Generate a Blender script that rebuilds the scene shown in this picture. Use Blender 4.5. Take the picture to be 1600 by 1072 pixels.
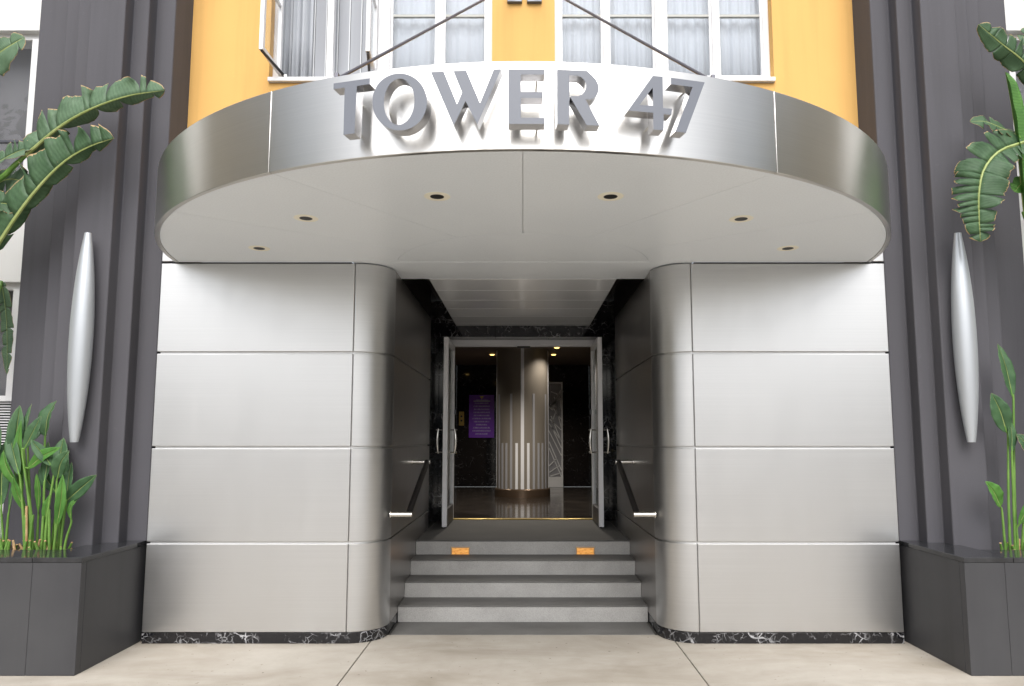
import bpy, bmesh, math, random
from mathutils import Vector, Matrix
from mathutils.geometry import tessellate_polygon
R = math.radians
random.seed(47)
scene = bpy.context.scene
for o in list(bpy.data.objects): bpy.data.objects.remove(o)

# ------------------------------------------------------------------ camera
EYE, PITCH, FPX = 1.6, R(6.1), 1120.0          # eye height, upward tilt, focal length in px of a 1600 px wide picture
PX0, PY0 = 817.0, 568.3                        # principal point
cam = bpy.data.cameras.new('camera'); camo = bpy.data.objects.new('camera', cam)
scene.collection.objects.link(camo); scene.camera = camo
cam.sensor_width = 36; cam.lens = FPX / 1600 * 36
cam.shift_x = -(PX0 - 800) / 1600; cam.shift_y = (PY0 - 536) / 1600
cam.clip_start = .05; cam.clip_end = 500
camo.location = (0, 0, EYE); camo.rotation_euler = (R(90) + PITCH, 0, 0)

# ------------------------------------------------------------------ sky, sun, exposure
SUN_EL, SUN_AZ = R(51), R(180)                 # soft overcast light from behind the camera
w = bpy.data.worlds.new('World'); scene.world = w; w.use_nodes = True
wn = w.node_tree.nodes; wl = w.node_tree.links
bg = wn['Background']
sk = wn.new('ShaderNodeTexSky'); sk.sky_type = 'NISHITA'; sk.sun_disc = False
sk.sun_elevation = SUN_EL; sk.sun_rotation = SUN_AZ
sk.air_density = 1.0; sk.dust_density = 4.0; sk.ozone_density = 1.0
hs = wn.new('ShaderNodeHueSaturation'); hs.inputs['Saturation'].default_value = .36   # overcast: grey-white
wl.new(sk.outputs[0], hs.inputs['Color']); wl.new(hs.outputs[0], bg.inputs[0])
bg.inputs[1].default_value = .15
sun = bpy.data.lights.new('sun', 'SUN'); suno = bpy.data.objects.new('sun', sun)
scene.collection.objects.link(suno)
sun.energy = 1.5; sun.angle = R(65); sun.color = (1, .99, .975)
suno.location = (0, -10, 20); suno.rotation_euler = (R(90) - SUN_EL, 0, 0)
vs = scene.view_settings
vs.view_transform = 'Standard'; vs.look = 'None'; vs.gamma = 1; vs.use_curve_mapping = False
vs.exposure = 0.78

# ------------------------------------------------------------------ helpers
def at(px, py, Y=None, Z=None, X=None):
    """world point seen at photo pixel on the plane Y=, Z= or X="""
    a = (px - PX0) / FPX; b = (PY0 - py) / FPX
    d = Vector((a, math.cos(PITCH) - math.sin(PITCH) * b, math.sin(PITCH) + math.cos(PITCH) * b))
    if Y is not None: t = Y / d.y
    elif Z is not None: t = (Z - EYE) / d.z
    else: t = X / d.x
    return Vector((0, 0, EYE)) + d * t

def link(o): scene.collection.objects.link(o); return o
ORG = {}
def thing(name, label, cat, loc=(0, 0, 0), group=None):
    o = link(bpy.data.objects.new(name, None)); o.location = loc; o.empty_display_size = .1
    o['label'] = label; o['category'] = cat
    if group: o['group'] = group
    ORG[o.name] = Vector(loc); return o
def tag(o, label, cat, group=None):
    o['label'] = label; o['category'] = cat
    if group: o['group'] = group
    return o
def structure(o): o['kind'] = 'structure'; return o

class MB:
    def __init__(s): s.v = []; s.f = []; s.uv = {}
    def add(s, vs_, fs): n = len(s.v); s.v += [Vector(p) for p in vs_]; s.f += [tuple(i + n for i in f) for f in fs]; return s
    def box(s, x0, x1, y0, y1, z0, z1):
        x0, x1 = min(x0, x1), max(x0, x1); y0, y1 = min(y0, y1), max(y0, y1); z0, z1 = min(z0, z1), max(z0, z1)
        return s.add([(x0,y0,z0),(x1,y0,z0),(x1,y1,z0),(x0,y1,z0),(x0,y0,z1),(x1,y0,z1),(x1,y1,z1),(x0,y1,z1)],
                     [(0,3,2,1),(4,5,6,7),(0,1,5,4),(1,2,6,5),(2,3,7,6),(3,0,4,7)])
    def prism(s, poly, z0, z1):
        """vertical extrusion of an XY polygon"""
        n = len(poly)
        area = sum(poly[i][0] * poly[(i+1) % n][1] - poly[(i+1) % n][0] * poly[i][1] for i in range(n))
        if area < 0: poly = poly[::-1]
        v = [(p[0], p[1], z0) for p in poly] + [(p[0], p[1], z1) for p in poly]
        return s.add(v, [tuple(range(n))[::-1], tuple(range(n, 2*n))] + [(i, (i+1) % n, n+(i+1) % n, n+i) for i in range(n)])
    def ribbon(s, outer, inner, z0, z1):
        """vertical wall between two XY polylines of equal length"""
        return s.prism(list(outer) + list(inner)[::-1], z0, z1) if False else s._ribbon(outer, inner, z0, z1)
    def _ribbon(s, a, b, z0, z1):
        n = len(a); v = []
        for p, q in zip(a, b): v += [(p[0],p[1],z0),(p[0],p[1],z1),(q[0],q[1],z1),(q[0],q[1],z0)]
        f = []
        for i in range(n-1):
            k = 4*i; m = k+4
            f += [(k,m,m+1,k+1),(k+1,m+1,m+2,k+2),(k+2,m+2,m+3,k+3),(k+3,m+3,m,k)]
        f += [(0,1,2,3),(4*n-1,4*n-2,4*n-3,4*n-4)]
        return s.add(v, f)
    def tube(s, pts, rad, n=10, caps=True):
        pts = [Vector(p) for p in pts]; m = len(pts)
        if not isinstance(rad, (list, tuple)): rad = [rad] * m
        t0 = (pts[1] - pts[0]).normalized()
        ref = Vector((0,0,1)) if abs(t0.z) < .9 else Vector((1,0,0))
        u = t0.cross(ref).normalized(); v = []
        for i, p in enumerate(pts):
            t = (pts[min(i+1,m-1)] - pts[max(i-1,0)]).normalized()
            u = (u - t * u.dot(t)).normalized(); w_ = t.cross(u)
            for k in range(n):
                a = 2*math.pi*k/n; v.append(p + (u*math.cos(a) + w_*math.sin(a)) * rad[i])
        f = [(i*n+k, i*n+(k+1)%n, (i+1)*n+(k+1)%n, (i+1)*n+k) for i in range(m-1) for k in range(n)]
        if caps: f += [tuple(range(n))[::-1], tuple(range((m-1)*n, m*n))]
        return s.add(v, f)
    def lathe(s, prof, c, n=32, a0=0, a1=2*math.pi, axis='Z'):
        full = abs(a1-a0-2*math.pi) < 1e-6; k = n if full else n+1; v = []
        for r_, z in prof:
            for i in range(k):
                a = a0 + (a1-a0)*i/n; v.append((c[0]+r_*math.cos(a), c[1]+r_*math.sin(a), z))
        f = [(j*k+i, j*k+(i+1)%k, (j+1)*k+(i+1)%k, (j+1)*k+i) for j in range(len(prof)-1) for i in range(n)]
        if full: f += [tuple(range(k))[::-1], tuple(range((len(prof)-1)*k, len(prof)*k))]
        return s.add(v, f)
    def build(s, name, mat, parent=None, bevel=0, smooth=False, uvf=None, seg=2):
        me = bpy.data.meshes.new(name); off = Vector((0,0,0))
        if parent is not None: off = ORG[parent.name]
        me.from_pydata([p - off for p in s.v], [], s.f); me.update()
        bm = bmesh.new(); bm.from_mesh(me); bmesh.ops.recalc_face_normals(bm, faces=bm.faces) if not s.uv else None
        bm.to_mesh(me); bm.free()
        me.materials.append(mat)
        if uvf or s.uv:
            ul = me.uv_layers.new(name='UVMap')
            for lp in me.loops:
                ul.data[lp.index].uv = s.uv[lp.vertex_index] if s.uv else uvf(me.vertices[lp.vertex_index].co + off)
        o = link(bpy.data.objects.new(name, me))
        if parent is not None: o.parent = parent; ORG[o.name] = off
        else: ORG[o.name] = Vector((0,0,0))
        if bevel:
            b = o.modifiers.new('bevel', 'BEVEL'); b.width = bevel; b.segments = seg; b.limit_method = 'ANGLE'; b.angle_limit = R(40)
            b.harden_normals = False
        if smooth:
            me.shade_smooth()
            try: me.set_sharp_from_angle(angle=R(38))
            except Exception: pass
        return o

# ------------------------------------------------------------------ materials
def mat(name, col, rough=.5, metal=0, spec=.5, **k):
    m = bpy.data.materials.new(name); m.use_nodes = True
    b = m.node_tree.nodes['Principled BSDF']
    b.inputs['Base Color'].default_value = (*col, 1); b.inputs['Roughness'].default_value = rough
    b.inputs['Metallic'].default_value = metal; b.inputs['Specular IOR Level'].default_value = spec
    for a, v in k.items(): b.inputs[a.replace('_', ' ')].default_value = v
    return m
class N:
    """tiny node-graph helper"""
    def __init__(s, m): s.t = m.node_tree; s.b = s.t.nodes['Principled BSDF']
    def n(s, typ, **p):
        x = s.t.nodes.new(typ)
        for a, v in p.items(): setattr(x, a, v)
        return x
    def l(s, a, b): s.t.links.new(a, b)
    def coord(s, scale=(1,1,1), out='Object'):
        c = s.n('ShaderNodeTexCoord'); mp = s.n('ShaderNodeMapping'); mp.inputs['Scale'].default_value = scale
        s.l(c.outputs[out], mp.inputs[0]); return mp.outputs[0]
    def noise(s, vec, scale, detail=3, rough=.5, dist=0):
        x = s.n('ShaderNodeTexNoise'); x.inputs['Scale'].default_value = scale; x.inputs['Detail'].default_value = detail
        x.inputs['Roughness'].default_value = rough; x.inputs['Distortion'].default_value = dist
        s.l(vec, x.inputs['Vector']); return x.outputs['Fac']
    def ramp(s, fac, stops):
        r_ = s.n('ShaderNodeValToRGB'); e = r_.color_ramp.elements
        while len(e) < len(stops): e.new(.5)
        for el, (p, c) in zip(e, stops):
            el.position = p; el.color = (*c, 1) if isinstance(c, (tuple, list)) else (c, c, c, 1)
        s.l(fac, r_.inputs[0]); return r_.outputs[0]
    def mix(s, fac, a, b, typ='MIX'):
        x = s.n('ShaderNodeMix'); x.data_type = 'RGBA'; x.blend_type = typ
        for sock, val in ((x.inputs[0], fac), (x.inputs[6], a), (x.inputs[7], b)):
            if hasattr(val, 'is_output'): s.l(val, sock)
            elif isinstance(val, (tuple, list)): sock.default_value = (*val, 1)
            else: sock.default_value = val
        return x.outputs[2]
    def math(s, op, a, b=0, c=0):
        x = s.n('ShaderNodeMath', operation=op)
        for i, val in enumerate((a, b, c)):
            if hasattr(val, 'is_output'): s.l(val, x.inputs[i])
            else: x.inputs[i].default_value = val
        return x.outputs[0]
    def bump(s, h, strength=.2, dist=.01):
        x = s.n('ShaderNodeBump'); x.inputs['Strength'].default_value = strength; x.inputs['Distance'].default_value = dist
        s.l(h, x.inputs['Height']); s.l(x.outputs[0], s.b.inputs['Normal'])

def mottled(name, c0, c1, scale, rough=.7, fine=60, bump=.1, spec=.4, dist=.004, stops=(.35,.65), rvar=.1, streak=0, fs=.75):
    m = mat(name, c0, rough, spec=spec); g = N(m); v = g.coord()
    a = g.noise(v, scale, 5, .6, .3); f = g.noise(v, fine, 3, .6)
    col = g.ramp(a, [(stops[0], c0), (stops[1], c1)])
    col = g.mix(.35, col, g.ramp(f, [(.3, fs), (.7, 1.0)]), 'MULTIPLY')
    if streak:
        st = g.noise(g.coord((5, 5, .22)), 1.3, 4, .6)
        col = g.mix(streak, col, g.ramp(st, [(.32, .72), (.5, .97), (.68, 1.0)]), 'MULTIPLY')
        sc = g.noise(g.coord((1, 1, 1)), 22, 3, .7, .8)
        col = g.mix(streak*.5, col, g.ramp(sc, [(.66, (1,1,1)), (.72, (1.5,1.5,1.5))]), 'MULTIPLY')
    g.l(col, g.b.inputs['Base Color'])
    rr = g.ramp(a, [(.3, max(0, rough-rvar)), (.7, min(1, rough+rvar))]); g.l(rr, g.b.inputs['Roughness'])
    if bump: g.bump(f, bump, dist)
    return m
def steel(name, col, rough, aniso=.7):
    m = mat(name, col, rough, 1); g = N(m); v = g.coord((.6,.6,220)); v2 = g.coord((1.2,1.2,.5))
    s = g.noise(v, 1.0, 2, .5); d = g.noise(v2, 1.6, 3, .6)
    c = g.mix(.5, col, g.ramp(s, [(.25, .88), (.75, 1.0)]), 'MULTIPLY')
    c = g.mix(.35, c, g.ramp(d, [(.3, .94), (.7, 1.0)]), 'MULTIPLY')
    g.l(c, g.b.inputs['Base Color'])
    sm = g.ramp(g.noise(g.coord((1.5,1.5,.35)), 2.2, 5, .65, .5), [(.45, 0.0), (.75, 1.0)])
    g.l(g.math('MULTIPLY_ADD', sm, .04, g.math('MULTIPLY_ADD', s, .05, rough)), g.b.inputs['Roughness'])
    g.bump(g.noise(g.coord(), 1.7, 2, .4), .16, .006)
    t = g.n('ShaderNodeTangent', direction_type='UV_MAP'); t.uv_map = 'UVMap'
    g.l(t.outputs[0], g.b.inputs['Tangent'])
    g.b.inputs['Anisotropic'].default_value = aniso; g.b.inputs['Anisotropic Rotation'].default_value = .25
    return m

STEEL = steel('brushed_steel', (.65, .65, .648), .33, .0)
STEEL_SHADED = steel('brushed_steel_shaded', (.44, .425, .415), .31, .0)  # same steel; the passage's dim reflections are put into a darker base colour
FASCIA = steel('brushed_steel_fascia', (.70, .69, .665), .27, .75)
LETTER_F = mat('letter_face', (.14, .152, .18), .45, .0, .5)
LETTER_S = mat('letter_return', (.55, .55, .57), .22, 1)
SOFFIT = mottled('soffit_paint', (.86, .91, .96), (.88, .93, .975), 1.2, .32, 90, .0, .5, rvar=.01)
PLANK = mat('corridor_ceiling_metal', (.80, .82, .84), .16, .05)
SEAM = mat('seam_backing', (.82, .82, .82), .5)  # pale, to paint the bevel highlights along the gaps as light lines
DARKM = mat('dark_bronze_metal', (.05, .046, .043), .35, .7)
PILASTER = mottled('grey_stucco_paint', (.083, .081, .092), (.091, .089, .099), .9, .75, 240, .12, .3, .002, streak=.45)
PLANTER = mottled('planter_grey_stone', (.051, .051, .055), (.060, .060, .063), 1.6, .5, 300, .03, .3, .001, streak=.4)
COPING = mottled('polished_granite', (.018, .019, .021), (.034, .035, .038), 14, .1, 400, 0, .5, rvar=.04)
YELLOW = mottled('yellow_stucco', (.69, .41, .135), (.73, .44, .150), .7, .8, 200, .14, .2, .002, streak=.35)
WHITE = mottled('white_window_paint', (.74, .74, .75), (.80, .80, .80), 2.5, .45, 150, .02, .5, .001)
WHITEWALL = mottled('white_wall_paint', (.70, .70, .69), (.76, .76, .75), 1.0, .7, 200, .05, .3, .001)
CONC = None
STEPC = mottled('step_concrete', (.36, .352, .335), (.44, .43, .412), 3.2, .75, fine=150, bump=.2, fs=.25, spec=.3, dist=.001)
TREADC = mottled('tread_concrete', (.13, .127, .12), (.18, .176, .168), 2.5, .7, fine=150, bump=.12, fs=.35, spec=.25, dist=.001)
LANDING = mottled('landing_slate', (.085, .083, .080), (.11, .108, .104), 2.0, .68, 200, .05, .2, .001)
LOBBYF = mottled('lobby_floor_stone', (.03, .025, .022), (.05, .042, .036), 2.0, .12, 120, 0, .5, rvar=.04)
BROWN = mottled('lobby_bronze_paint', (.16, .12, .09), (.19, .145, .11), 1.0, .6, 100, 0, .3)
LCEIL = mat('lobby_ceiling_paint', (.10, .085, .075), .6)
COLUMN = mat('column_bronze', (.25, .22, .185), .45, .1)
STRIP = mat('column_white_strip', (.86, .86, .90), .35)
STRIPD = mat('column_grey_strip', (.42, .42, .45), .35)
ALU = mat('door_aluminium', (.90, .90, .92), .32, .0)
ROD = mat('rod_grey_metal', (.12, .12, .14), .4, .6)
RODB = mat('bracket_grey_metal', (.17, .18, .21), .4, .5)
BLACK = mat('black_hardware', (.012, .011, .011), .45, .3)
CHROME = mat('satin_chrome', (.72, .70, .66), .2, 1)
RUBBER = mat('rail_black_grip', (.010, .009, .009), .3)
LAMP = mat('lamp_satin_aluminium', (.43, .455, .48), .40, .5)
BRASS = mat('brass', (.50, .36, .12), .3, 1)
TRIM = mat('downlight_trim', (.95, .91, .76), .35)
CAN = mat('downlight_can', (.008, .008, .008), .5)
SOIL = mottled('planter_soil', (.03, .022, .015), (.06, .045, .03), 20, .95, 120, .5, .2, .02)
ASPHALT = mottled('asphalt', (.045, .045, .047), (.06, .06, .06), 1.5, .85, 500, .2, .3, .003)
CORE = mat('wall_core', (.12, .12, .12), .8)
OPPW = mottled('opposite_pale_stucco', (.66, .65, .62), (.72, .71, .68), .3, .85, 60, .05, .2)
OPP = mottled('opposite_tan_stucco', (.42, .37, .27), (.47, .41, .31), .3, .85, 60, .05, .2)
OPPG = mat('opposite_window_glass', (.05, .06, .07), .1)
BARK = mottled('bark', (.10, .075, .055), (.16, .125, .09), 8, .9, 60, .4, .2, .02)

def concrete():
    m = mat('sidewalk_concrete', (.4,.37,.32), .75, spec=.35); g = N(m)
    v = g.coord(out='Generated'); geo = g.n('ShaderNodeNewGeometry'); p = geo.outputs['Position']
    mp = g.n('ShaderNodeMapping'); mp.inputs['Scale'].default_value = (1, 2.2, 1); g.l(p, mp.inputs[0]); pv = mp.outputs[0]
    a = g.noise(pv, .8, 6, .62, .6); b = g.noise(p, 5, 5, .65, .4); f = g.noise(p, 180, 3, .6); sp = g.noise(p, 28, 2, .5)
    c = g.ramp(a, [(.3, (.31,.275,.225)), (.5, (.395,.36,.31)), (.72, (.465,.435,.385))])
    c = g.mix(.5, c, g.ramp(b, [(.3, (.76,.74,.70)), (.6, (1,1,1))]), 'MULTIPLY')
    c = g.mix(.4, c, g.ramp(f, [(.3, .8), (.7, 1.0)]), 'MULTIPLY')
    c = g.mix(1, c, g.ramp(sp, [(.255, (.42,.39,.37)), (.29, (1,1,1))]), 'MULTIPLY')
    g.l(c, g.b.inputs['Base Color']); g.bump(f, .12, .002)
    g.l(g.ramp(b, [(.3, .62), (.7, .82)]), g.b.inputs['Roughness'])
    return m
CONC = concrete()
def marble(name='black_marble', lo=.48, hi=.64, bright=.48):
    m = mat(name, (.012,.012,.014), .07, spec=.5); g = N(m)
    geo = g.n('ShaderNodeNewGeometry'); p = geo.outputs['Position']
    def veins(sc, dist, wid, seed):
        mp = g.n('ShaderNodeMapping'); mp.inputs['Location'].default_value = (seed, seed*1.7, seed*.3); mp.inputs['Rotation'].default_value = (.4, .9, .5)
        g.l(p, mp.inputs[0])
        nz = g.n('ShaderNodeTexNoise'); nz.inputs['Scale'].default_value = sc*1.3; nz.inputs['Detail'].default_value = 4; g.l(mp.outputs[0], nz.inputs['Vector'])
        ad = g.n('ShaderNodeVectorMath', operation='MULTIPLY_ADD'); g.l(nz.outputs['Color'], ad.inputs[0]); ad.inputs[1].default_value = (dist,)*3; g.l(mp.outputs[0], ad.inputs[2])
        vo = g.n('ShaderNodeTexVoronoi', feature='DISTANCE_TO_EDGE'); vo.inputs['Scale'].default_value = sc; g.l(ad.outputs[0], vo.inputs['Vector'])
        ln = g.ramp(vo.outputs['Distance'], [(0, 1.0), (wid, 0.0)])
        mk = g.ramp(g.noise(mp.outputs[0], sc*.55, 3, .6), [(lo, 0.0), (hi, 1.0)])
        return g.math('MULTIPLY', ln, mk)
    a = veins(7, .12, .045, 3); b = veins(17, .06, .06, 11)
    t = g.math('MAXIMUM', a, g.math('MULTIPLY', b, .7))
    g.l(g.mix(t, (.010,.010,.012), (bright,bright,bright*1.03)), g.b.inputs['Base Color'])
    return m
MARBLE = marble(); MARBLE2 = marble('black_marble_quiet', .57, .75, .30); MARBLE3 = marble('black_marble_surround', .52, .66, .42)
def glass(name, tint=(1,1,1), ior=1.5):
    m = bpy.data.materials.new(name); m.use_nodes = True; t = m.node_tree; t.nodes.clear()
    o = t.nodes.new('ShaderNodeOutputMaterial'); mx = t.nodes.new('ShaderNodeMixShader')
    fr = t.nodes.new('ShaderNodeFresnel'); fr.inputs[0].default_value = ior
    tr = t.nodes.new('ShaderNodeBsdfTransparent'); tr.inputs[0].default_value = (*tint, 1)
    gl = t.nodes.new('ShaderNodeBsdfGlossy'); gl.inputs['Roughness'].default_value = .02
    ge = t.nodes.new('ShaderNodeNewGeometry'); mu = t.nodes.new('ShaderNodeMath'); mu.operation = 'MULTIPLY_ADD'; mu.inputs[1].default_value = -1; mu.inputs[2].default_value = 1
    m2 = t.nodes.new('ShaderNodeMath'); m2.operation = 'MULTIPLY'; t.links.new(ge.outputs['Backfacing'], mu.inputs[0]); t.links.new(mu.outputs[0], m2.inputs[0]); t.links.new(fr.outputs[0], m2.inputs[1]); t.links.new(m2.outputs[0], mx.inputs[0]); t.links.new(tr.outputs[0], mx.inputs[1]); t.links.new(gl.outputs[0], mx.inputs[2])
    t.links.new(mx.outputs[0], o.inputs[0]); return m
GLASS = glass('window_glass', (.97,.985,1)); DGLASS = glass('door_glass', (.95,.97,.96))
def emit(name, col, st):
    m = mat(name, col, .5); b = m.node_tree.nodes['Principled BSDF']
    b.inputs['Emission Color'].default_value = (*col, 1); b.inputs['Emission Strength'].default_value = st; return m
WARM = emit('lobby_lamp_glow', (1, .66, .2), 2.2)
def steplight_mat():
    m = mat('step_light_lens', (.75,.33,.08), .5); g = N(m)
    v = g.coord((20,20,60)); s = g.noise(v, 1.2, 3, .6)
    c = g.ramp(s, [(.3, (.55,.20,.035)), (.7, (.95,.48,.12))])
    g.l(c, g.b.inputs['Emission Color']); g.l(c, g.b.inputs['Base Color']); g.b.inputs['Emission Strength'].default_value = .30; return m
STEPLIGHT = steplight_mat()
def poster_mat():
    m = mat('purple_poster_print', (.12,.02,.3), .3); g = N(m)
    c = g.n('ShaderNodeTexCoord'); sx = g.n('ShaderNodeSeparateXYZ'); g.l(c.outputs['Generated'], sx.inputs[0])
    x, z = sx.outputs[0], sx.outputs[2]
    row = g.math('SINE', g.math('MULTIPLY', z, 88)); rowm = g.math('GREATER_THAN', row, .1)
    mp = g.n('ShaderNodeMapping'); mp.inputs['Scale'].default_value = (60, 1, 14.0); g.l(c.outputs['Generated'], mp.inputs[0])
    wd = g.math('GREATER_THAN', g.noise(mp.outputs[0], 1, 1), .46)
    rn = g.n('ShaderNodeTexWhiteNoise', noise_dimensions='1D'); g.l(g.math('FLOOR', g.math('MULTIPLY', z, 14.0)), rn.inputs['W'])
    lim = g.math('MULTIPLY_ADD', rn.outputs[0], .16, .22)
    cen = g.math('LESS_THAN', g.math('ABSOLUTE', g.math('SUBTRACT', x, .5)), lim)
    zm = g.math('MULTIPLY', g.math('GREATER_THAN', z, .06), g.math('LESS_THAN', z, .9))
    t = g.math('MULTIPLY', g.math('MULTIPLY', rowm, wd), g.math('MULTIPLY', cen, zm))
    t = g.math('MULTIPLY', t, .55)
    g.l(g.mix(t, (.20,.05,.52), (.75,.68,.9)), g.b.inputs['Base Color']); return m
POSTER = poster_mat()
def leaf_mat(name, c0, c1, brown=.5, trans=.25):
    m = mat(name, c0, .56, spec=.4); g = N(m)
    c = g.n('ShaderNodeTexCoord'); sx = g.n('ShaderNodeSeparateXYZ'); g.l(c.outputs['UV'], sx.inputs[0])
    u, v = sx.outputs[0], sx.outputs[1]
    au = g.math('ABSOLUTE', u)
    vein = g.math('SINE', g.math('MULTIPLY', g.math('ADD', v, g.math('MULTIPLY', au, .05)), 260))
    big = g.noise(g.coord((1,1,1)), 9, 4, .6); vs2 = g.noise(g.coord((4, 120, 1), 'UV'), 1, 3, .7)
    col = g.ramp(big, [(.3, c0), (.72, c1)])
    col = g.mix(.4, col, g.ramp(g.math('MULTIPLY_ADD', vein, .5, .5), [(0, .68), (1, 1.0)]), 'MULTIPLY')
    col = g.mix(.45, col, g.ramp(vs2, [(.3, .5), (.7, 1.0)]), 'MULTIPLY')
    dry = g.math('GREATER_THAN', g.noise(g.coord((5, 60, 1), 'UV'), 1, 3, .6), .735)
    col = g.mix(g.math('MULTIPLY', dry, brown*.8), col, (.50, .42, .24))
    rib = g.ramp(au, [(.02, 1.0), (.055, 0.0)])
    col = g.mix(g.math('MULTIPLY', rib, .75), col, (.42, .47, .17))
    edge = g.math('ADD', g.math('ADD', au, g.math('MULTIPLY', g.math('POWER', v, 14), .16)), g.math('MULTIPLY', g.noise(g.coord((3, 45, 1), 'UV'), 1, 3, .7), .22))
    em = g.ramp(edge, [(1.075, 0.0), (1.10, 1.0)]) if False else g.math('MULTIPLY', g.math('GREATER_THAN', edge, 1.16 - .075*brown), brown)
    col = g.mix(em, col, (.46, .33, .17))
    g.l(col, g.b.inputs['Base Color']); g.bump(vein, .12, .003)
    # thin leaf lets some light through
    t = m.node_tree; out = [n for n in t.nodes if n.type == 'OUTPUT_MATERIAL'][0]
    tl = g.n('ShaderNodeBsdfTranslucent'); g.l(col, tl.inputs[0]); mx = g.n('ShaderNodeMixShader'); mx.inputs[0].default_value = trans
    g.l(g.b.outputs[0], mx.inputs[1]); g.l(tl.outputs[0], mx.inputs[2]); g.l(mx.outputs[0], out.inputs[0])
    return m
LEAF_BIG = leaf_mat('torn_paddle_leaf', (.095,.175,.095), (.165,.27,.155), 1.0)
LEAF_DARK = leaf_mat('dark_paddle_leaf', (.055,.12,.055), (.10,.19,.09), 1.0)
LEAF_SM = leaf_mat('bird_of_paradise_leaf', (.045,.115,.05), (.095,.20,.08), .5)
LEAF_BR = leaf_mat('young_bright_leaf', (.07,.22,.035), (.13,.33,.06), .1)
STEM = mottled('green_stem', (.09,.20,.035), (.16,.30,.06), 6, .45, 60, 0, .4)
STUB = mottled('dry_cut_stem', (.30,.16,.07), (.50,.36,.20), 12, .8, 60, .1, .2)
TREELEAF = leaf_mat('tree_leaf', (.03,.07,.02), (.07,.13,.035), .0)

# ------------------------------------------------------------------ dimensions (metres)
YW = 5.87                    # face of the steel cladding
XE, XF, XC, RC = 3.02, 1.40, 1.11, .29   # outer end, end of flat face, passage half width, corner radius
YS = 8.56                    # end of the steel in the passage
ZS, ZT = 3.08, 3.55          # soffit, top of the fascia
ROWS = [(.088, .775), (.791, 1.535), (1.551, 2.311), (2.327, 3.070)]
EC, EA, EB = 6.1, 2.914, 2.582           # canopy plan: half ellipse
RISE, RUN, YN = .1425, .343, 6.545
ZL = RISE * 4
YD = 9.5                     # door plane
PIL = [(3.06, 5.95), (3.22, 5.82), (3.35, 5.69), (3.65, 5.82), (3.83, 5.95), (4.02, 6.08), (4.345, None)]
YY = 6.27                    # yellow wall
ZTOP = 8.0
def ell(th, off=0):          # th = 0 straight ahead (towards camera), + to the right ; off = outward offset
    x, y = EA*math.sin(th), -EB*math.cos(th)
    n = Vector((math.sin(th)/EA, -math.cos(th)/EB, 0)).normalized()
    return Vector((x, EC + y, 0)) + n*off, n

# ------------------------------------------------------------------ ground
sw = MB().box(-14, 14, -8.0, 9.0, -.3, -.012).build('sidewalk', mat('joint_grout', (.10,.095,.085), .9)); structure(sw)
xs = [-13.4, -10.98, -8.54, -6.1, -3.66, -1.22, 1.22, 3.66, 6.1, 8.54, 10.98, 13.4]
ys = [-8.0, -5.6, -3.2, -.8, 1.6, 4.0, 6.13]
slabs = {}
for i in range(len(xs)-1):
    for j in range(len(ys)-1):
        MB().box(xs[i]+.004, xs[i+1]-.004, ys[j]+.004, ys[j+1]-(.004 if j < 5 else .0), -.06, 0).build('slab', CONC, sw, bevel=.003, seg=1)
structure(MB().box(-120, 120, -60, -8.22, -.4, -.14).build('road', ASPHALT))
structure(MB().box(-14, 14, -8.2, -8.0, -.35, .004).build('kerb', STEPC, bevel=.02))
structure(MB().box(-150, 150, -150, 60, -1.0, -.41).build('ground', ASPHALT))

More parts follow.
